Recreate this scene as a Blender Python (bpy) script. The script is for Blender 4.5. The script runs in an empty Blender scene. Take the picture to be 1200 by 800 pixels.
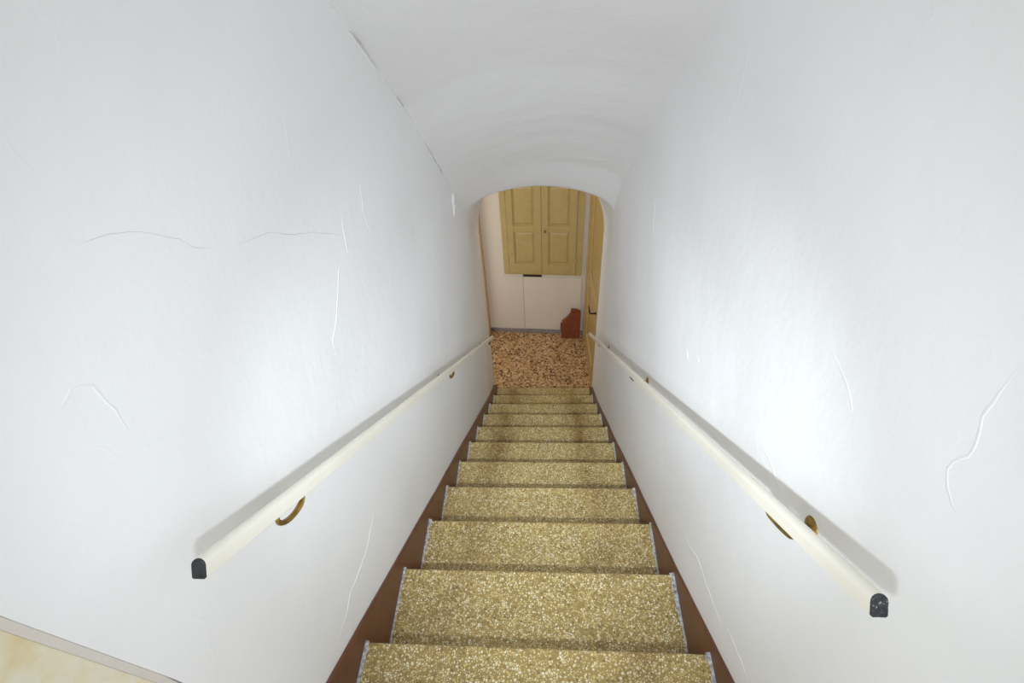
import bpy, bmesh, math, random
from mathutils import Vector, Matrix, noise
random.seed(4)
scene = bpy.context.scene
C = scene.collection

# ------------------------------------------------------------------ camera
F_PX, PITCH, YAW, ROLL = 612.777, 0.74894, -0.09029, -0.06922
CAM = Vector((0.0343, -0.4012, 1.3415))
cam_data = bpy.data.cameras.new('camera'); cam = bpy.data.objects.new('camera', cam_data); C.objects.link(cam)
cam_data.sensor_width = 36.0; cam_data.lens = F_PX / 1200.0 * 36.0; cam_data.clip_start = 0.01
fwd = Vector((math.sin(YAW)*math.cos(PITCH), math.cos(YAW)*math.cos(PITCH), -math.sin(PITCH)))
rt = Vector((math.cos(YAW), -math.sin(YAW), 0)); up = rt.cross(fwd)
rt2 = math.cos(ROLL)*rt + math.sin(ROLL)*up; up2 = -math.sin(ROLL)*rt + math.cos(ROLL)*up
M3 = Matrix((rt2, up2, -fwd)).transposed()
cam.matrix_world = Matrix.Translation(CAM) @ M3.to_4x4()
scene.camera = cam

# ------------------------------------------------------------------ light and exposure
scene.view_settings.view_transform = 'Standard'; scene.view_settings.look = 'None'
scene.view_settings.gamma = 1.0; scene.view_settings.use_curve_mapping = False
scene.view_settings.exposure = 0.0
scene.cycles.diffuse_bounces = 14; scene.cycles.max_bounces = 16
world = bpy.data.worlds.new('daylight'); scene.world = world; world.use_nodes = True
bg = world.node_tree.nodes['Background']; bg.inputs[0].default_value = (0.95, 0.98, 1.0, 1); bg.inputs[1].default_value = 1.0

def lamp(name, kind, loc, power, color, aim=None, **kw):
    l = bpy.data.lights.new(name, kind); l.energy = power; l.color = color
    for k, v in kw.items(): setattr(l, k, v)
    o = bpy.data.objects.new(name, l); C.objects.link(o); o.location = loc
    if aim is not None: o.rotation_euler = (Vector(aim)-Vector(loc)).to_track_quat('-Z', 'Y').to_euler()
    return o
# the flash held just under the camera (it throws the rails' shadows on both walls)
FL = CAM - 0.045*rt2 - 0.18*up2 + 0.03*fwd
# its beam: a broad skirt and a bright core down the axis of the stairs
for nm, ang, pw, tilt in (('camera_flash', 112, 16.0, 0.20), ('camera_flash_middle', 70, 68.0, 0.06), ('camera_flash_core', 44, 118.0, 0.09)):
    lamp(nm, 'SPOT', FL, pw, (0.85, 0.925, 1.0), FL + fwd + tilt*up2 + 0.10*rt2,
         spot_size=math.radians(ang), spot_blend=1.0, shadow_soft_size=0.022)
# unseen area light added under the lower hall's ceiling to brighten the hall
lamp('hall_ceiling_fill', 'AREA', (-0.15, 3.0, 0.15), 2.2, (0.97, 0.98, 0.92), (-0.15, 3.02, -2), size=0.3)
# fill light added out of view at the hall's left wall, evens the hall
lamp('hall_side_fill', 'AREA', (-0.84, 3.15, -1.15), 3.2, (0.95, 1.0, 0.95), (1.0, 3.15, -1.15), shape='RECTANGLE', size=0.55, size_y=1.8)

# ------------------------------------------------------------------ dimensions
RUN, RISE, HW = 0.265, 0.20534, 0.3957
SL = -RISE/RUN
ZF = -11*RISE                                   # floor of the lower hall
def interp(x, xs, ys):
    if x <= xs[0]: return ys[0] + (x-xs[0])*(ys[1]-ys[0])/(xs[1]-xs[0])
    for i in range(len(xs)-1):
        if x <= xs[i+1]: return ys[i] + (x-xs[i])*(ys[i+1]-ys[i])/(xs[i+1]-xs[i])
    return ys[-1]
def half(y): return interp(y, [-0.26, 2.26, 2.75], [0.402, 0.415, 0.433])
def spring(y, s):
    if s < 0: return interp(y, [-0.26, 0.85, 1.314, 1.90, 2.26, 2.75], [2.02, 1.141, 0.769, 0.19, -0.165, -0.60])
    return interp(y, [-0.26, 0.875, 1.317, 1.677, 2.036, 2.26, 2.75], [1.99, 1.086, 0.752, 0.455, 0.11, -0.17, -0.61])

# ------------------------------------------------------------------ materials
MATS = {}
def nt(name):
    m = bpy.data.materials.new(name); m.use_nodes = True; MATS[name] = m
    t = m.node_tree; return m, t.nodes, t.links, t.nodes['Principled BSDF']
def noise_node(n, l, scale, detail=3.0, rough=0.55, vec=None):
    a = n.new('ShaderNodeTexNoise'); a.inputs['Scale'].default_value = scale
    a.inputs['Detail'].default_value = detail; a.inputs['Roughness'].default_value = rough
    if vec is not None: l.new(vec, a.inputs['Vector'])
    return a
def ramp(n, l, fac, stops, mode='LINEAR'):
    r = n.new('ShaderNodeValToRGB'); r.color_ramp.interpolation = mode
    e = r.color_ramp.elements
    while len(e) < len(stops): e.new(0.5)
    for i, (p, c) in enumerate(stops):
        e[i].position = p; e[i].color = (*c, 1)
    if fac is not None: l.new(fac, r.inputs['Fac'])
    return r
def mix(n, l, fac, a, b, blend='MIX'):
    x = n.new('ShaderNodeMix'); x.data_type = 'RGBA'; x.blend_type = blend
    for sock, v in ((x.inputs[0], fac), (x.inputs[6], a), (x.inputs[7], b)):
        if isinstance(v, bpy.types.NodeSocket): l.new(v, sock)
        elif isinstance(v, (int, float)): sock.default_value = v
        else: sock.default_value = (*v, 1)
    return x.outputs[2]
def math_node(n, l, op, a, b=None, clamp=False):
    x = n.new('ShaderNodeMath'); x.operation = op; x.use_clamp = clamp
    for i, v in enumerate((a, b)):
        if v is None: continue
        if isinstance(v, bpy.types.NodeSocket): l.new(v, x.inputs[i])
        else: x.inputs[i].default_value = v
    return x.outputs[0]
def world_pos(n):
    return n.new('ShaderNodeNewGeometry').outputs['Position']
def bump(n, l, bsdf, height, strength, dist):
    b = n.new('ShaderNodeBump'); b.inputs['Strength'].default_value = strength; b.inputs['Distance'].default_value = dist
    l.new(height, b.inputs['Height']); l.new(b.outputs[0], bsdf.inputs['Normal'])

def plain(name, col, rough=0.5, metal=0.0, var=0.12, scale=20, bstr=0.15, bscale=60, bdist=0.001):
    m, n, l, b = nt(name); p = world_pos(n)
    a = noise_node(n, l, scale, 4, 0.6, p)
    lo = tuple(c*(1-var) for c in col); hi = tuple(min(1, c*(1+var)) for c in col)
    l.new(ramp(n, l, a.outputs['Fac'], [(0.3, lo), (0.7, hi)]).outputs[0], b.inputs['Base Color'])
    b.inputs['Roughness'].default_value = rough; b.inputs['Metallic'].default_value = metal
    if bstr: bump(n, l, b, noise_node(n, l, bscale, 3, 0.6, p).outputs['Fac'], bstr, bdist)
    return m

def plaster(name, col, stretch=(1, 1, 1), bd=0.004):
    m, n, l, b = nt(name); p = world_pos(n)
    mp = n.new('ShaderNodeMapping'); mp.inputs['Scale'].default_value = stretch; l.new(p, mp.inputs['Vector'])
    v = mp.outputs[0]
    c = noise_node(n, l, 3.0, 4, 0.6, p)
    l.new(ramp(n, l, c.outputs['Fac'], [(0.3, tuple(k*0.975 for k in col)), (0.7, col)]).outputs[0], b.inputs['Base Color'])
    b.inputs['Roughness'].default_value = 0.62
    n1 = noise_node(n, l, 16, 5, 0.55, v); n2 = noise_node(n, l, 90, 3, 0.6, v)
    # a few sharp trowel ridges: thin lines where a slow noise crosses its middle
    n3 = noise_node(n, l, 5.0, 3, 0.5, v)
    d = math_node(n, l, 'ABSOLUTE', math_node(n, l, 'SUBTRACT', n3.outputs['Fac'], 0.5))
    rd = ramp(n, l, d, [(0.0, (1, 1, 1)), (0.012, (0, 0, 0))])
    msk = ramp(n, l, noise_node(n, l, 7, 2, 0.5, v).outputs['Fac'], [(0.52, (0, 0, 0)), (0.62, (1, 1, 1))])
    rr = math_node(n, l, 'MULTIPLY', rd.outputs[0], msk.outputs[0])
    h = math_node(n, l, 'ADD', n1.outputs['Fac'], math_node(n, l, 'MULTIPLY', n2.outputs['Fac'], 0.10))
    h = math_node(n, l, 'ADD', h, math_node(n, l, 'MULTIPLY', rr, 0.10))
    bump(n, l, b, h, 0.40, bd)
    return m

def terrazzo(name, cement, chips, scale, edge=0.10, dirt=None, rough=0.45):
    m, n, l, b = nt(name); p = world_pos(n)
    warp = noise_node(n, l, scale*0.8, 2, 0.5, p)
    add = n.new('ShaderNodeVectorMath'); add.operation = 'MULTIPLY_ADD'
    l.new(warp.outputs['Color'], add.inputs[0]); add.inputs[1].default_value = (0.5/scale,)*3; l.new(p, add.inputs[2])
    vo = n.new('ShaderNodeTexVoronoi'); vo.inputs['Scale'].default_value = scale; l.new(add.outputs[0], vo.inputs['Vector'])
    ve = n.new('ShaderNodeTexVoronoi'); ve.feature = 'DISTANCE_TO_EDGE'; ve.inputs['Scale'].default_value = scale; l.new(add.outputs[0], ve.inputs['Vector'])
    sep = n.new('ShaderNodeSeparateColor'); l.new(vo.outputs['Color'], sep.inputs[0])
    cc = ramp(n, l, sep.outputs[0], chips, 'CONSTANT').outputs[0]
    # chips of different sizes: the cement eats more or less of each cell
    thr = math_node(n, l, 'MULTIPLY', sep.outputs[1], edge*3.2)
    fac = math_node(n, l, 'MULTIPLY', math_node(n, l, 'SUBTRACT', ve.outputs['Distance'], thr), 14.0, True)
    cn = noise_node(n, l, 9, 4, 0.6, p)
    cem = ramp(n, l, cn.outputs['Fac'], [(0.3, tuple(k*0.8 for k in cement)), (0.7, tuple(k*1.15 for k in cement))]).outputs[0]
    col = mix(n, l, fac, cem, cc)
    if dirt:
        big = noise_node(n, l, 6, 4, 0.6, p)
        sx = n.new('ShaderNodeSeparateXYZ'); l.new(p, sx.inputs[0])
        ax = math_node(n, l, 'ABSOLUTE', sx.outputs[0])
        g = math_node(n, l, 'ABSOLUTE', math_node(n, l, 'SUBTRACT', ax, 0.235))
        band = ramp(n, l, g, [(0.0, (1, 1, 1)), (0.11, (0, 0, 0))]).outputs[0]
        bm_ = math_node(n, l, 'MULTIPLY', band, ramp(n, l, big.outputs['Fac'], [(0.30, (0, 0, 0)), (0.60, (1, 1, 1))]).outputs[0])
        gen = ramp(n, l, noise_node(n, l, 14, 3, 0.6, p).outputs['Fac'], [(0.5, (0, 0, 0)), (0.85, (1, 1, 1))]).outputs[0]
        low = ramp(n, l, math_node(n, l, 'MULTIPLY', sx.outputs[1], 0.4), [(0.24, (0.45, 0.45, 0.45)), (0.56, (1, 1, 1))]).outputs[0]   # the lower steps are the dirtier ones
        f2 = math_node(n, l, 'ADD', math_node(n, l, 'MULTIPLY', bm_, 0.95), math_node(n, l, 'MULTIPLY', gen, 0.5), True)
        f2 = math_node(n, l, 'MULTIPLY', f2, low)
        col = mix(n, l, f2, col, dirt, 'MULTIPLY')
    l.new(col, b.inputs['Base Color']); b.inputs['Roughness'].default_value = rough
    bump(n, l, b, noise_node(n, l, scale*1.5, 2, 0.5, p).outputs['Fac'], 0.15, 0.0006)
    return m

plaster('plaster_wall', (0.893, 0.90, 0.91))
plaster('plaster_vault', (0.888, 0.893, 0.91), (1.0, 2.0, 2.0), 0.0042)
plaster('plaster_hall', (0.74, 0.655, 0.56), (1, 1, 1), 0.002)
plain('crack_line', (0.66, 0.61, 0.55), 0.8, var=0.1)
plain('crack_dark', (0.66, 0.65, 0.63), 0.8, var=0.2)
plain('brown_paint', (0.14, 0.047, 0.020), 0.38, var=0.22, scale=14, bstr=0.2)
plain('rail_cream', (0.80, 0.77, 0.675), 0.32, var=0.03, scale=8, bstr=0.05)
plain('cap_black', (0.018, 0.020, 0.024), 0.45, var=0.6, scale=220, bstr=0.3)
m, n, l, b = nt('cap_scuffed'); p = world_pos(n)
sc = noise_node(n, l, 190, 4, 0.65, p)
l.new(ramp(n, l, sc.outputs['Fac'], [(0.50, (0.02, 0.02, 0.028)), (0.60, (0.06, 0.06, 0.065)), (0.66, (0.42, 0.41, 0.38))]).outputs[0], b.inputs['Base Color']); b.inputs['Roughness'].default_value = 0.55
plain('brass', (0.33, 0.21, 0.055), 0.34, 0.9, var=0.35, scale=60, bstr=0.1)
plain('grout', (0.46, 0.47, 0.48), 0.9, var=0.7, scale=120, bstr=0.8, bscale=160, bdist=0.003)
plain('yellow_paint', (0.49, 0.365, 0.15), 0.5, var=0.06, scale=18, bstr=0.15)
plain('door_paint', (0.55, 0.385, 0.15), 0.45, var=0.07, scale=18, bstr=0.15)
plain('casing_paint', (0.55, 0.36, 0.16), 0.5, var=0.08)
plain('panel_paint', (0.745, 0.66, 0.565), 0.55, var=0.03, scale=6, bstr=0.1)
plain('grey_marble', (0.27, 0.25, 0.24), 0.4, var=0.2, scale=30)
plain('red_wood', (0.225, 0.056, 0.022), 0.4, var=0.2, scale=25)
plain('iron_black', (0.012, 0.011, 0.012), 0.4, 0.6)
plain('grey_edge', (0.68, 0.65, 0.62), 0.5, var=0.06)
plain('hole_dark', (0.03, 0.015, 0.008), 0.9)
plain('white_ceiling', (0.8, 0.79, 0.77), 0.7, var=0.02)
m, n, l, b = nt('cream_marble'); p = world_pos(n)
wv = noise_node(n, l, 11, 6, 0.65, p)
l.new(ramp(n, l, wv.outputs['Fac'], [(0.34, (0.74, 0.62, 0.36)), (0.5, (0.80, 0.75, 0.58)), (0.62, (0.82, 0.80, 0.72)), (0.8, (0.66, 0.60, 0.46))]).outputs[0], b.inputs['Base Color'])
b.inputs['Roughness'].default_value = 0.35
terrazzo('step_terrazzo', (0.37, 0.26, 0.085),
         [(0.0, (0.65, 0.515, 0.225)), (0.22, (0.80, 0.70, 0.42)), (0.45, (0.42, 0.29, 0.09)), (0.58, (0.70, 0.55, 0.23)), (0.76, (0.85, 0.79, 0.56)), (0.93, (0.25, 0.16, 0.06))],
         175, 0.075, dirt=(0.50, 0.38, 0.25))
terrazzo('hall_terrazzo', (0.46, 0.27, 0.11),
         [(0.0, (0.64, 0.42, 0.22)), (0.30, (0.06, 0.026, 0.018)), (0.52, (0.74, 0.56, 0.40)), (0.64, (0.20, 0.07, 0.03)), (0.78, (0.60, 0.33, 0.14)), (0.9, (0.04, 0.025, 0.02))],
         58, 0.075)

# ------------------------------------------------------------------ mesh helpers
def link(name, me, mat, parent=None, smooth=False):
    o = bpy.data.objects.new(name, me); C.objects.link(o)
    if mat: me.materials.append(MATS[mat])
    if parent: o.parent = parent
    if smooth:
        for f in me.polygons: f.use_smooth = True
    return o
def from_bm(name, bm, mat, parent=None, smooth=False):
    bmesh.ops.recalc_face_normals(bm, faces=bm.faces)
    me = bpy.data.meshes.new(name); bm.to_mesh(me); bm.free()
    return link(name, me, mat, parent, smooth)
def pydata(name, v, f, mat, parent=None, smooth=False):
    me = bpy.data.meshes.new(name); me.from_pydata(v, [], f); me.update()
    return link(name, me, mat, parent, smooth)
def add_box(bm, lo, hi, bev=0.0):
    vs = [bm.verts.new((x, y, z)) for x in (lo[0], hi[0]) for y in (lo[1], hi[1]) for z in (lo[2], hi[2])]
    fs = [bm.faces.new([vs[i] for i in q]) for q in ((0,1,3,2),(4,6,7,5),(0,4,5,1),(2,3,7,6),(0,2,6,4),(1,5,7,3))]
    if bev:
        bmesh.ops.bevel(bm, geom=list({e for f in fs for e in f.edges}), offset=bev, segments=2, affect='EDGES', profile=0.6)
def box(name, lo, hi, mat, parent=None, bev=0.0):
    bm = bmesh.new(); add_box(bm, lo, hi, bev); return from_bm(name, bm, mat, parent)
def prism(name, outline, axis, a, b, mat, parent=None, bev=0.0):
    """outline of 2-D points extruded along axis from a to b"""
    bm = bmesh.new()
    def P(u, v, w): return {'x': (w, u, v), 'y': (u, w, v), 'z': (u, v, w)}[axis]
    A = [bm.verts.new(P(u, v, a)) for u, v in outline]; B = [bm.verts.new(P(u, v, b)) for u, v in outline]
    k = len(outline); f1 = bm.faces.new(A); f2 = bm.faces.new(B[::-1])
    for i in range(k): bm.faces.new((A[i], B[i], B[(i+1) % k], A[(i+1) % k]))
    if bev: bmesh.ops.bevel(bm, geom=list(f1.edges)+list(f2.edges), offset=bev, segments=2, affect='EDGES')
    return from_bm(name, bm, mat, parent)
def tag(o, label=None, cat=None, group=None, kind=None):
    if label: o['label'] = label
    if cat: o['category'] = cat
    if group: o['group'] = group
    if kind: o['kind'] = kind
    return o
def empty(name, loc=(0, 0, 0), rz=0.0):
    o = bpy.data.objects.new(name, None); C.objects.link(o); o.location = loc; o.rotation_euler.z = rz; o.empty_display_size = 0.05
    return o
def child(o, parent):            # keep world placement of meshes built in world coordinates
    o.parent = parent; o.matrix_parent_inverse = Matrix.Translation(parent.location).inverted() if parent.rotation_euler.z == 0 else parent.matrix_basis.inverted()
    return o
def tube(bm, path, rads, seg=10, flat=None):
    rings = []
    for i, pnt in enumerate(path):
        a = Vector(path[max(i-1, 0)]); c = Vector(path[min(i+1, len(path)-1)]); d = (c-a).normalized()
        ref = Vector((1, 0, 0)) if abs(d.x) < 0.9 else Vector((0, 0, 1))
        u = d.cross(ref).normalized(); w = d.cross(u)
        ru, rw = rads[i] if isinstance(rads[i], tuple) else (rads[i], rads[i])
        rings.append([bm.verts.new(Vector(pnt)+u*ru*math.cos(2*math.pi*k/seg)+w*rw*math.sin(2*math.pi*k/seg)) for k in range(seg)])
    for A, B in zip(rings, rings[1:]):
        for k in range(seg): bm.faces.new((A[k], A[(k+1) % seg], B[(k+1) % seg], B[k]))
    bm.faces.new(rings[0][::-1]); bm.faces.new(rings[-1])

# ------------------------------------------------------------------ stairwell walls and vault
def relief(y, z, s):
    v = Vector((s*3.1, y*2.2, z*2.2))
    w = Vector((s*7.7, y*9.0, z*7.0))
    return 0.0042*noise.noise(v) + 0.0008*noise.noise(w)
def wall_x(y, z, s): return s*(half(y) + relief(y, z, s))
def stair_wall(name, s):
    ny, nz = 170, 110; vs, fs = [], []
    for i in range(ny+1):
        t = i/ny
        ys = -0.262 if s < 0 else -0.36
        y = ys + (2.75-ys)*t
        z0 = SL*y - 0.36; z1 = spring(y, s) + 0.02
        for j in range(nz+1):
            z = z0 + (z1-z0)*j/nz
            yy = y if s > 0 else y + max(0.0, 1-t*8)*(interp(z, [RISE, 0.647, 0.919, 1.98], [-0.236, -0.241, -0.264, -0.272])+0.262)
            vs.append((wall_x(yy, z, s), yy, z))
    for i in range(ny):
        for j in range(nz):
            a = i*(nz+1)+j; q = (a, a+nz+1, a+nz+2, a+1)
            fs.append(q if s < 0 else q[::-1])
    o = pydata(name, vs, fs, 'plaster_wall', None, True)
    md = o.modifiers.new('thickness', 'SOLIDIFY'); md.thickness = 0.12; md.offset = -1
    md = o.modifiers.new('edges', 'EDGE_SPLIT'); md.split_angle = math.radians(50)
    return tag(o, kind='structure')
wall_left = stair_wall('wall_left', -1)
wall_right = stair_wall('wall_right', 1)

def vault():
    ny, nu = 150, 72; vs, fs = [], []
    for i in range(ny+1):
        y = -0.26 + (2.75+0.26)*i/ny
        rise = interp(y, [-0.26, 0.8, 1.6, 2.26, 2.75], [0.095, 0.095, 0.115, 0.178, 0.52])
        t = min(1.0, max(0.0, (y-1.0)/1.1)); t = t*t*(3-2*t)
        for j in range(nu+1):
            a = -math.pi/2 + math.pi*j/nu; u = math.sin(a)
            x = u*(half(y)+0.004)
            ell = math.sqrt(max(0.0, 1-abs(u)**interp(y, [-0.26, 2.26, 2.75], [1.92, 1.92, 2.5]))); seg = 1-u*u
            zs = spring(y, -1)*(1-u)/2 + spring(y, 1)*(1+u)/2
            tt = t if u < 0 else t + (1-t)*0.8*min(1, 3*u)
            z = zs + rise*(tt*ell + (1-tt)*seg)
            dz = 0.007*noise.noise(Vector((x*2.5, y*3.0, 4))) + 0.0030*noise.noise(Vector((x*5, y*15, 9))) + 0.0012*noise.noise(Vector((x*16, y*34, 3)))
            vs.append((x, y, z + dz*(1-abs(u)**6)))
    for i in range(ny):
        for j in range(nu):
            a = i*(nu+1)+j; fs.append((a, a+1, a+nu+2, a+nu+1))
    o = pydata('ceiling', vs, fs, 'plaster_vault', None, True)
    md = o.modifiers.new('thickness', 'SOLIDIFY'); md.thickness = 0.10; md.offset = 1
    return tag(o, kind='structure')
ceiling = vault()

def ridge(name, parent, s, pts, width, height, mat, side=0.25):
    """a raised plaster ridge or hairline crack that follows the wall surface"""
    # resample
    P = []
    for a, b in zip(pts, pts[1:]):
        k = max(2, int(math.hypot(b[0]-a[0], b[1]-a[1])/0.012))
        for i in range(k): P.append((a[0]+(b[0]-a[0])*i/k, a[1]+(b[1]-a[1])*i/k))
    P.append(pts[-1]); vs, fs = [], []
    prof = ((-0.5, -0.0015), (-0.5+side*0.5, height*0.6), (-0.5+side, height), (0.1, height*0.45), (0.5, -0.0015))
    for i, (y, z) in enumerate(P):
        a = P[max(0, i-1)]; b = P[min(len(P)-1, i+1)]
        d = Vector((b[0]-a[0], b[1]-a[1])).normalized(); nn = Vector((-d.y, d.x))
        t = i/(len(P)-1); env = min(1, 6*t, 6*(1-t)); env = max(env, 0.05)
        w = width*env*(0.75+0.5*noise.noise(Vector((y*30, z*30, 2)))); hh = env*(0.8+0.6*noise.noise(Vector((y*22, z*22, 5))))
        jx = 0.0025*noise.noise(Vector((y*60, z*60, 8)))
        for o, hgt in prof:
            yy = y+nn.x*(o*w+jx); zz = z+nn.y*(o*w+jx)
            vs.append((wall_x(yy, zz, s) - s*(hgt*hh if hgt > 0 else hgt), yy, zz))
    k = len(prof)
    for i in range(len(P)-1):
        for j in range(k-1):
            a = i*k+j; fs.append((a, a+1, a+k+1, a+k))
    o = pydata(name, vs, fs, mat, parent, True); return o
RL = [('crack', [(0.001,1.094),(0.026,1.088),(0.065,1.07),(0.091,1.051),(0.123,1.025),(0.14,1.002),(0.171,0.979)], 0.0018, 0.0006, 'crack_line'),
      ('crack', [(0.218,0.955),(0.269,0.936),(0.306,0.922),(0.369,0.88),(0.449,0.836),(0.568,0.756)], 0.0026, 0.0006, 'crack_line'),
      ('plaster_ridge', [(0.586,0.787),(0.576,0.758),(0.561,0.709)], 0.012, 0.0022, 'plaster_wall'),
      ('plaster_ridge', [(0.518,0.73),(0.473,0.696),(0.409,0.644),(0.369,0.627),(0.359,0.581)], 0.014, 0.0022, 'plaster_wall'),
      ('plaster_ridge', [(-0.12,0.998),(-0.105,1.002),(-0.093,1.003),(-0.078,0.987),(-0.08,0.977),(-0.078,0.951),(-0.084,0.921)], 0.008, 0.0016, 'plaster_wall'),
      ('plaster_ridge', [(0.256,0.139),(0.172,0.118),(0.049,0.155),(0.007,0.148),(-0.054,0.167)], 0.022, 0.0034, 'plaster_wall'),
      ('plaster_ridge', [(0.50,1.05),(0.47,1.00),(0.46,0.96)], 0.008, 0.0014, 'plaster_wall'),
      ('plaster_ridge', [(0.75,0.80),(0.72,0.72),(0.73,0.66)], 0.012, 0.0018, 'plaster_wall')]
for a in RL: ridge(a[0], wall_left, -1, a[1], a[2], a[3]*0.34, a[4])
RR = [('plaster_ridge', [(0.114,0.847),(0.075,0.844),(0.052,0.84),(0.029,0.831),(0.02,0.826)], 0.010, 0.0024, 'plaster_wall'),
      ('plaster_ridge', [(0.163,0.568),(0.125,0.576),(0.093,0.578),(0.052,0.577)], 0.014, 0.0026, 'plaster_wall'),
      ('plaster_ridge', [(-0.099,1.033),(-0.099,1.011),(-0.1,0.988),(-0.103,0.971),(-0.111,0.959),(-0.116,0.943),(-0.117,0.935),(-0.109,0.916),(-0.111,0.906),(-0.122,0.891),(-0.136,0.887),(-0.148,0.886)], 0.010, 0.0012, 'plaster_wall'),
      ('plaster_ridge', [(0.313,-0.035),(0.26,-0.015),(0.205,0.031),(0.177,0.05),(0.13,0.06),(0.075,0.085),(0.015,0.111)], 0.020, 0.0036, 'plaster_wall'),
      ('plaster_ridge', [(0.009,0.139),(-0.026,0.158),(-0.064,0.179),(-0.106,0.192)], 0.018, 0.0036, 'plaster_wall'),
      ('plaster_ridge', [(0.622,0.354),(0.607,0.347),(0.594,0.338)], 0.016, 0.0030, 'plaster_wall'),
      ('plaster_ridge', [(0.54,0.412),(0.53,0.408),(0.522,0.404)], 0.014, 0.0026, 'plaster_wall'),
      ('plaster_ridge', [(0.675,1.071),(0.675,0.983),(0.709,0.905)], 0.014, 0.0022, 'plaster_wall'),
      ('plaster_ridge', [(1.256,0.449),(1.207,0.328)], 0.020, 0.0028, 'plaster_wall')]
for a in RR: ridge(a[0], wall_right, 1, a[1], a[2], a[3]*0.34, a[4])
# the crease between left wall and vault: a broken, slightly open joint
cr = [(0.3,1.574),(0.6,1.337),(0.85,1.139),(1.083,0.953),(1.314,0.766),(1.516,0.566),(1.75,0.336),(1.90,0.187)]
ridge('joint_ridge', wall_left, -1, [(y, z-0.012) for y, z in cr], 0.022, 0.004, 'plaster_wall')
for a, b in ((0.93, 1.10), (1.22, 1.30), (1.50, 1.74)):
    ridge('crack', wall_left, -1, [(y, interp(y, [c[0] for c in cr], [c[1] for c in cr])-0.004) for y in (a, (2*a+b)/3, (a+2*b)/3, b)], 0.006, 0.0062, 'crack_dark')
ridge('plaster_chip', wall_left, -1, [(1.90,0.17),(1.885,0.13),(1.88,0.09),(1.87,0.06)], 0.030, 0.006, 'plaster_wall')
ridge('crack', wall_left, -1, [(1.915,0.16),(1.905,0.12),(1.90,0.075)], 0.010, 0.012, 'crack_dark')

# end of the left wall at the stair head: the doorway lined with cream marble
tr = empty('trim_1', (-0.42, -0.27, RISE)); tag(tr, kind='structure')
def edge_y(z): return interp(z, [RISE, 0.647, 0.919, 1.98], [-0.236, -0.241, -0.264, -0.272])
def jamb_part(name, pts, mat):
    bm = bmesh.new(); rings = []
    for z in (RISE+0.0005, 0.5, 0.6, 0.68, 0.76, 0.84, 0.92, 1.2, 1.98):
        rings.append([bm.verts.new((x, edge_y(z)+dy, z)) for x, dy in pts])
    k = len(pts); bm.faces.new(rings[0]); bm.faces.new(rings[-1][::-1])
    for A, B in zip(rings, rings[1:]):
        for q in range(k): bm.faces.new((A[q], B[q], B[(q+1) % k], A[(q+1) % k]))
    return child(from_bm(name, bm, mat), tr)
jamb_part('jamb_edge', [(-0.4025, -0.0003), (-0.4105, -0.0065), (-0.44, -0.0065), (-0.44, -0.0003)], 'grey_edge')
jamb_part('jamb_slab', [(-0.4110, -0.0067), (-0.4125, -0.040), (-0.416, -0.043), (-0.416, -0.05), (-0.4125, -0.053), (-0.4125, -0.26), (-0.52, -0.26), (-0.52, -0.0067)], 'cream_marble')

# ------------------------------------------------------------------ staircase
stairs = empty('staircase', (0, 0, ZF))
tag(stairs, 'steep straight flight of yellow terrazzo steps going down between white walls', 'staircase')
def tread_mesh(hw, depth, name):
    t, nose = 0.034, 0.009; bm = bmesh.new()
    prof = [(-depth-0.004, -t), (-depth-0.004, 0)]
    for k in range(5):
        a = math.pi/2*(1-k/4); prof.append((-nose+nose*math.cos(a), -nose+nose*math.sin(a)))
    prof.append((0, -t+0.004)); prof.append((-0.004, -t))
    A = [bm.verts.new((-hw, y, z)) for y, z in prof]; B = [bm.verts.new((hw, y, z)) for y, z in prof]
    k = len(prof); bm.faces.new(A); bm.faces.new(B[::-1])
    for i in range(k): bm.faces.new((A[i], B[i], B[(i+1) % k], A[(i+1) % k]))
    bmesh.ops.recalc_face_normals(bm, faces=bm.faces)
    me = bpy.data.meshes.new(name); bm.to_mesh(me); bm.free(); me.materials.append(MATS['step_terrazzo']); return me
def grout_mesh(seed, s):
    rnd = random.Random(seed); vs, fs = [], []; n_ = 26
    for i in range(n_+1):
        y = -RUN + 0.004 + (RUN-0.002)*i/n_
        w = 0.0018 + 0.0075*max(0, noise.noise(Vector((seed*5.1, y*26, s)))+0.25) + 0.0022*rnd.random()
        if i > n_*0.75: w *= 1.0 + 1.1*(i/n_-0.75)*4*rnd.random()
        h = 0.0012 + 0.0016*rnd.random()
        vs += [(s*(HW+0.002), y, h+0.002), (s*(HW-w*0.6), y, h), (s*(HW-w), y, -0.0005)]
    for i in range(n_):
        for j in range(2):
            a = i*3+j; fs.append((a, a+1, a+4, a+3))
    e = n_*3; vs += [(s*(HW+0.002), 0.0015, -0.02), (s*(HW-0.006), 0.0015, -0.02)]; fs.append((e, e+1, len(vs)-1, len(vs)-2))
    return vs, fs
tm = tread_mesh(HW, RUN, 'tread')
rm = None
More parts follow.
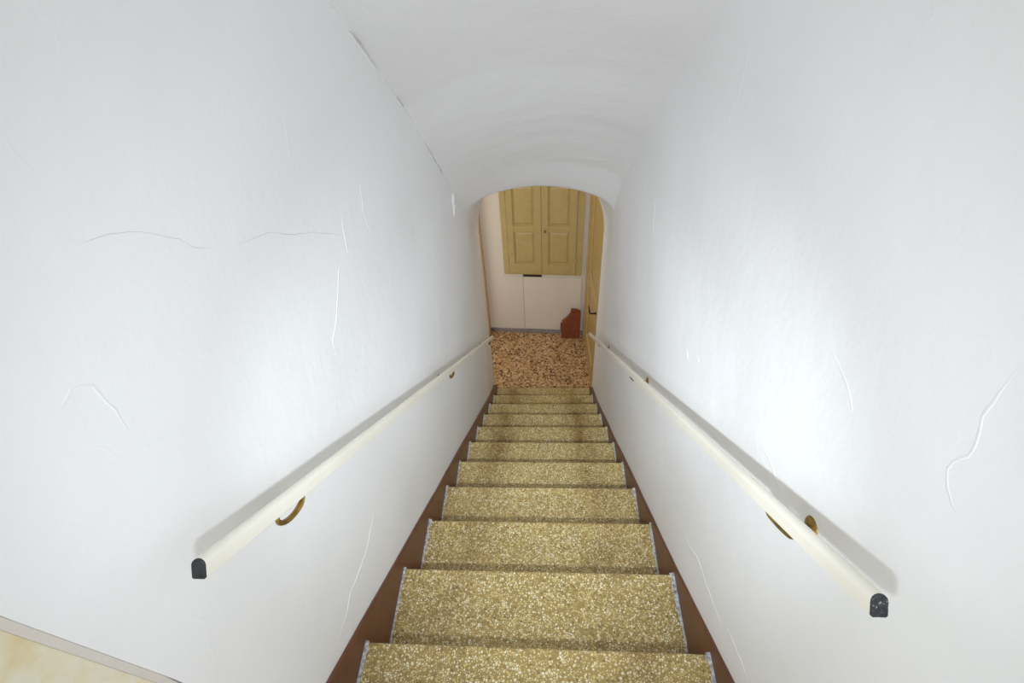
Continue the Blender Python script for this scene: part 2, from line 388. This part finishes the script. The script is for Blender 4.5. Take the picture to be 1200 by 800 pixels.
for k in range(0, 11):
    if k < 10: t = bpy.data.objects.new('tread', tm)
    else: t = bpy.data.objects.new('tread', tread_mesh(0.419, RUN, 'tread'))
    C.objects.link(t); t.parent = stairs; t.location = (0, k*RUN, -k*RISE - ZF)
    if k < 10:
        t.rotation_euler.z = -0.004 if k == 0 else random.uniform(-0.0015, 0.0015)
        for s in (-1, 1):
            v, f = grout_mesh(k*2+(s > 0)+1, s); pydata('grout_strip', v, f, 'grout', t, True)
    # riser under the nosing
    w = HW if k < 10 else 0.419
    if k < 10 and rm: r_ = bpy.data.objects.new('riser', rm); C.objects.link(r_)
    else:
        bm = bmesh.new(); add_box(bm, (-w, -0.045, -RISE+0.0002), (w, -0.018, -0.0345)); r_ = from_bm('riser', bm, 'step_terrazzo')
        if k == 0: rm = r_.data
    r_.parent = stairs; r_.location = t.location
bm = bmesh.new(); add_box(bm, (-HW, -0.045, -RISE+0.0002), (HW, -0.018, -0.0345)); r_ = from_bm('riser', bm, 'step_terrazzo', stairs); r_.location = (0, -RUN, RISE-ZF)
# landing under the camera
lf = box('floor_landing', (-0.55, -1.6, RISE-0.034), (0.55, -RUN-0.0005, RISE), 'step_terrazzo', None, 0.004); tag(lf, kind='structure')

# sloping brown skirting on both sides
def skirting(name, s, hts):
    ys = [-0.262+i*(2.652+0.262)/30 for i in range(31)]
    bm = bmesh.new(); rows = []
    for y in ys:
        zt = SL*y + interp(y, *hts) + 0.0015*noise.noise(Vector((y*4, s, 1))); zb = SL*y - 0.30
        xi = s*(HW+0.001); xo = s*(half(y)+0.012)
        zb = max(zb, ZF+0.0002) if zt > ZF else zb
        rows.append([bm.verts.new(p) for p in ((xi, y, zb), (xi, y, zt-0.004), (xi+s*0.004, y, zt), (xo, y, zt), (xo, y, zb))])
    for A, B in zip(rows, rows[1:]):
        for j in range(5): bm.faces.new((A[j], B[j], B[(j+1) % 5], A[(j+1) % 5]))
    bm.faces.new(rows[0]); bm.faces.new(rows[-1][::-1])
    return tag(from_bm(name, bm, 'brown_paint'), kind='structure')
skirting('baseboard_left', -1, ([-0.2, 0.4, 1.7, 2.6], [0.078, 0.068, 0.045, 0.03]))
skirting('baseboard_right', 1, ([-0.2, 0.4, 1.7, 2.6], [0.050, 0.025, 0.012, 0.0]))

# ------------------------------------------------------------------ handrails
def handrail(s, y0, y1, off, brackets, label, hang, rose):
    """off(y): height of the rail's underside above the nosing line"""
    XC, RW, RH = 0.3450, 0.0160, 0.0235
    z = lambda y: SL*y + off(y)
    p0 = Vector((s*XC, y0, z(y0))); p1 = Vector((s*XC, y1, z(y1)))
    d = (p1-p0).normalized(); nrm = Vector((0, -d.z, d.y)); L = (p1-p0).length
    root = empty('handrail', p0)
    tag(root, label, 'handrail')
    prof = [(-RW/2, 0.0015), (-RW/2+0.0015, 0), (RW/2-0.0015, 0), (RW/2, 0.0015)]
    for k in range(11):
        a = math.pi*k/10; prof.append((RW/2*math.cos(a), RH-RW/2+RW/2*math.sin(a)))
    def sweep(name, a, b, sc, mat, ins=0.0):
        bm = bmesh.new(); R = []
        for t, f in ((a, sc), (b, sc)) if not ins else ((a, sc*0.9), (a+ins, sc), (b, sc)):
            R.append([bm.verts.new(d*t + Vector((u*f, 0, 0)) + nrm*((v-RH/2)*f+RH/2)) for u, v in prof])
        kk = len(prof); bm.faces.new(R[0]); bm.faces.new(R[-1][::-1])
        for A, B in zip(R, R[1:]):
            for i in range(kk): bm.faces.new((A[i], B[i], B[(i+1) % kk], A[(i+1) % kk]))
        o = from_bm(name, bm, mat, root, True)
        o.data.polygons[0].use_smooth = False; o.data.polygons[1].use_smooth = False
        md = o.modifiers.new('edges', 'EDGE_SPLIT'); md.split_angle = math.radians(35)
        return o
    sweep('rail', 0.0, L, 1.0, 'rail_cream')
    tag(sweep('end_cap', -0.003, 0.002, 0.97, 'cap_black' if s < 0 else 'cap_scuffed', 0.001), 'black plastic end cap')
    e2 = sweep('end_cap', L-0.002, L+0.003, 0.97, 'cap_black')
    for yb in brackets:
        t = (yb-y0)/d.y; c = d*t
        bm = bmesh.new()
        n_ = 18; path, rad = [], []
        for i in range(n_+1):
            a = math.pi*i/n_
            u = -math.cos(a)*0.040; v = -math.sin(a)*hang - 0.0018
            tw = min(1, 5*i/n_, 5*(1-i/n_)); sag = math.sin(a)
            path.append(c + d*u + nrm*v + Vector((s*0.004*sag, 0, 0))); rad.append((0.0015+0.0026*tw, 0.0022+0.0026*tw))
        path = [c - d*0.066 + nrm*-0.0008] + path + [c + d*0.066 + nrm*-0.0008]; rad = [(0.0006, 0.001)] + rad + [(0.0006, 0.001)]
        tube(bm, path, rad, 10)
        br = tag(from_bm('bracket', bm, 'brass', root, True), 'brass bracket')
        # arm back to the wall and its round rosette
        wx = half(yb)-XC; low = c + d*0.030 - nrm*0.001; wp = c + d*0.012 + Vector((s*(wx+0.002), 0, -rose[0]))
        bm = bmesh.new(); pts = [low.lerp(wp, k/6) + Vector((0, 0, -0.006*math.sin(math.pi*k/6))) for k in range(7)]
        tube(bm, pts, [0.0035]*7, 8); from_bm('arm', bm, 'brass', br, True)
        bm = bmesh.new(); n2 = 24; prev = None
        for xx, rr in ((0.004, rose[1]), (-0.002, rose[1]), (-0.0045, rose[1]*0.85), (-0.006, rose[1]*0.4), (-0.0065, 0.001)):
            ring = [bm.verts.new(wp + Vector((s*xx, rr*math.cos(2*math.pi*k/n2), rr*math.sin(2*math.pi*k/n2)))) for k in range(n2)]
            if prev:
                for k in range(n2): bm.faces.new((prev[k], prev[(k+1) % n2], ring[(k+1) % n2], ring[k]))
            else: bm.faces.new(ring)
            prev = ring
        bm.faces.new(prev); from_bm('rosette', bm, 'brass', br, True)
    return root
handrail(-1, -0.176, 2.27, lambda y: 0.645-0.012*min(1, max(0, (y+0.17)/2.4)), (-0.014, 1.04, 2.15),
         'cream handrail with clean black end cap, on the wall that ends at the marble jamb', 0.0215, (0.036, 0.012))
handrail(1, -0.203, 2.39, lambda y: 0.640, (-0.036, 0.93, 1.90),
         'cream handrail with scuffed black end cap, on the wall leading down to the yellow door', 0.0095, (0.033, 0.018))

# ------------------------------------------------------------------ lower hall
hf = box('floor', (-0.95, 2.605, ZF-0.05), (0.75, 3.75, ZF), 'hall_terrazzo'); tag(hf, kind='structure')
BW = empty('wall_back', (0, 3.59, ZF), math.atan(-0.07)); tag(BW, kind='structure')
box('wall_face', (-0.95, 0.0, -0.05), (0.75, 0.12, 2.55), 'plaster_hall', BW)
bb = empty('baseboard_back', (0, 3.59, ZF), math.atan(-0.07)); tag(bb, kind='structure')
box('skirting_slab', (-0.60, -0.014, 0.0), (0.40, -0.001, 0.045), 'grey_marble', bb, 0.002)
tag(box('ceiling_hall', (-0.95, 2.76, 0.20), (0.75, 3.75, 0.26), 'white_ceiling'), kind='structure')
# the wall above and beside the arch, on the hall side
bm = bmesh.new()
arch = []
for j in range(25):
    a = -math.pi/2 + math.pi*j/24; u = math.sin(a)
    zs = spring(2.75, -1)*(1-u)/2 + spring(2.75, 1)*(1+u)/2
    arch.append((u*(half(2.75)+0.004), zs + 0.52*math.sqrt(max(0, 1-abs(u)**2.5))))
inner = [(-0.437, ZF)] + arch + [(0.437, ZF)]
outer = [(-0.95, ZF)] + [(-0.95+1.7*j/24, 0.22) for j in range(25)] + [(0.75, ZF)]
for yy in (2.751, 2.80):
    I = [bm.verts.new((x, yy, z)) for x, z in inner]; O = [bm.verts.new((x, yy, z)) for x, z in outer]
    for i in range(len(I)-1): bm.faces.new((I[i], I[i+1], O[i+1], O[i]))
tag(from_bm('wall_front', bm, 'plaster_hall'), kind='structure')
tag(box('wall_side', (-0.95, 2.80, ZF), (-0.86, 3.75, 0.22), 'plaster_hall'), kind='structure')
tag(box('wall_end', (0.50, 2.80, ZF), (0.58, 3.60, 0.22), 'plaster_hall'), kind='structure')
# casing in the left corner of the hall
tag(box('trim_2', (-0.64, 3.55, ZF), (-0.535, 3.605, -0.30), 'casing_paint', None, 0.004), kind='structure')

# ---- yellow shutters on the back wall
WZ0, WZ1 = -1.518-ZF, -0.53-ZF
win = empty('window_1', (0, 3.59, ZF), math.atan(-0.07)); tag(win, kind='structure')
bm = bmesh.new()
for lo, hi in (((-0.353, -0.028, WZ0), (-0.303, -0.0005, WZ1)), ((0.303, -0.028, WZ0), (0.360, -0.0005, WZ1)),
               ((-0.303, -0.028, WZ0), (0.303, -0.0005, WZ0+0.018)), ((-0.303, -0.028, WZ1-0.03), (0.303, -0.0005, WZ1))):
    add_box(bm, lo, hi, 0.003)
from_bm('window_frame', bm, 'yellow_paint', win)
for s in (-1, 1):
    x0, x1 = (-0.301, -0.002) if s < 0 else (0.002, 0.301)
    z0, z1 = WZ0+0.020, WZ1-0.032
    bm = bmesh.new(); st = 0.055
    zm0, zm1 = -1.06-ZF, -1.005-ZF
    parts = [((x0, z0), (x0+st, z1)), ((x1-st, z0), (x1, z1)), ((x0+st, z0), (x1-st, z0+0.10)), ((x0+st, zm0), (x1-st, zm1)), ((x0+st, z1-0.07), (x1-st, z1))]
    for (a, c), (b_, d_) in parts: add_box(bm, (a, -0.036, c), (b_, -0.014, d_), 0.002)
    leaf = from_bm('shutter_leaf', bm, 'yellow_paint', win)
    for c, d_ in ((z0+0.10, zm0), (zm1, z1-0.07)):
        bm = bmesh.new(); add_box(bm, (x0+st-0.004, -0.020, c-0.004), (x1-st+0.004, -0.012, d_+0.004))
        # raised field with sloping edges
        a0, a1, c0, c1 = x0+st+0.012, x1-st-0.012, c+0.012, d_-0.012; ins = 0.016
        A = [bm.verts.new(p) for p in ((a0, -0.0205, c0), (a1, -0.0205, c0), (a1, -0.0205, c1), (a0, -0.0205, c1))]
        B = [bm.verts.new(p) for p in ((a0+ins, -0.028, c0+ins), (a1-ins, -0.028, c0+ins), (a1-ins, -0.028, c1-ins), (a0+ins, -0.028, c1-ins))]
        bm.faces.new(A[::-1]); bm.faces.new(B)
        for i in range(4): bm.faces.new((A[i], A[(i+1) % 4], B[(i+1) % 4], B[i]))
        from_bm('panel', bm, 'yellow_paint', leaf)
    for zz in (z0+0.12, z1-0.14):
        bm = bmesh.new(); xh = x0-0.001 if s < 0 else x1+0.001
        tube(bm, [(xh, -0.038, zz), (xh, -0.038, zz+0.045)], [0.004, 0.004], 8); from_bm('hinge', bm, 'casing_paint', leaf, True)
    if s > 0:
        bm = bmesh.new(); tube(bm, [(0.030, -0.034, -1.045-ZF), (0.030, -0.044, -1.045-ZF), (0.030, -0.048, -1.045-ZF), (0.030, -0.060, -1.045-ZF), (0.030, -0.064, -1.045-ZF)], [0.005, 0.005, 0.010, 0.010, 0.005], 12)
        from_bm('knob', bm, 'brass', leaf, True)
# dark slot under the frame and the pale board below it
wp_ = empty('access_panel', (-0.18, 3.6026, ZF), math.atan(-0.07))
tag(wp_, 'pale pinkish board fixed to the hall wall under the yellow shutters', 'panel')
box('board', (0.0, -0.013, 0.062), (0.545, -0.0005, WZ0-0.040), 'panel_paint', wp_, 0.002)
box('slot', (0.002, -0.006, WZ0-0.0398), (0.175, -0.0005, WZ0-0.0008), 'hole_dark', wp_)
box('edge_strip', (-0.004, -0.008, 0.062), (-0.0005, -0.0005, WZ0-0.012), 'grey_marble', wp_)

# ---- yellow door on the right of the hall
dA, dB = Vector((0.436, 2.815)), Vector((0.408, 3.475)); DW = (dB-dA).length; DH = 1.98
door = empty('door_1', (dA.x, dA.y, ZF+0.004), math.atan2(dB.y-dA.y, dB.x-dA.x)); tag(door, kind='structure')
# local x along the leaf, local +y towards the stairwell side (left)
bm = bmesh.new(); st = 0.10
for (a, c), (b_, d_) in (((0, 0), (st, DH)), ((DW-st, 0), (DW, DH)), ((st, 0), (DW-st, 0.18)), ((st, 0.78), (DW-st, 0.90)), ((st, DH-0.12), (DW-st, DH))):
    add_box(bm, (a, -0.036, c), (b_, 0.0, d_), 0.003)
from_bm('door_frame_leaf', bm, 'door_paint', door)
for c, d_ in ((0.18, 0.78), (0.90, DH-0.12)):
    bm = bmesh.new(); add_box(bm, (st-0.004, -0.028, c-0.004), (DW-st+0.004, -0.014, d_+0.004))
    for lo, hi in (((st, -0.0139, c), (st+0.018, -0.004, d_)), ((DW-st-0.018, -0.0139, c), (DW-st, -0.004, d_)), ((st+0.018, -0.0139, c), (DW-st-0.018, -0.004, c+0.018)), ((st+0.018, -0.0139, d_-0.018), (DW-st-0.018, -0.004, d_))):
        add_box(bm, lo, hi, 0.003)
    from_bm('panel', bm, 'door_paint', door)
hz = -1.40-ZF-0.004
bm = bmesh.new()
tube(bm, [(0.045, 0.0, hz), (0.045, 0.006, hz)], [0.012, 0.011], 14)
tube(bm, [(0.045, 0.004, hz), (0.045, 0.042, hz), (0.050, 0.048, hz), (0.062, 0.050, hz+0.001), (0.13, 0.050, hz+0.004)], [0.006, 0.006, 0.006, 0.006, 0.0045], 10)
tag(from_bm('lever_handle', bm, 'iron_black', door, True), 'black lever handle')
# far jamb and head of the door frame
bm = bmesh.new()
add_box(bm, (0.398, 3.482, ZF), (0.499, 3.545, ZF+2.06), 0.004)
add_box(bm, (0.415, 2.815, ZF+DH+0.012), (0.499, 3.482, ZF+2.06), 0.004)
tag(from_bm('trim_3', bm, 'door_paint'), kind='structure')

# ---- reddish brown scooped wooden board standing against the back wall
rb = empty('wooden_board', (0.17, 3.500, ZF), math.atan(-0.07))
tag(rb, 'reddish brown wooden board with a scooped shoulder standing against the hall wall', 'board')
out = [(0.012, 0.0), (0.196, 0.0), (0.196, 0.335), (0.172, 0.352), (0.168, 0.375), (0.103, 0.378), (0.098, 0.345), (0.090, 0.305), (0.076, 0.268), (0.052, 0.232), (0.026, 0.210), (0.002, 0.190), (0.0, 0.13), (0.014, 0.07)]
prism('panel_front', out, 'y', 0.0, 0.022, 'red_wood', rb, 0.002)
o2 = [(0.020, 0.0), (0.194, 0.0), (0.194, 0.33), (0.110, 0.345), (0.096, 0.300), (0.060, 0.24), (0.016, 0.20)]
prism('panel_back', o2, 'y', 0.0222, 0.055, 'red_wood', rb, 0.001)
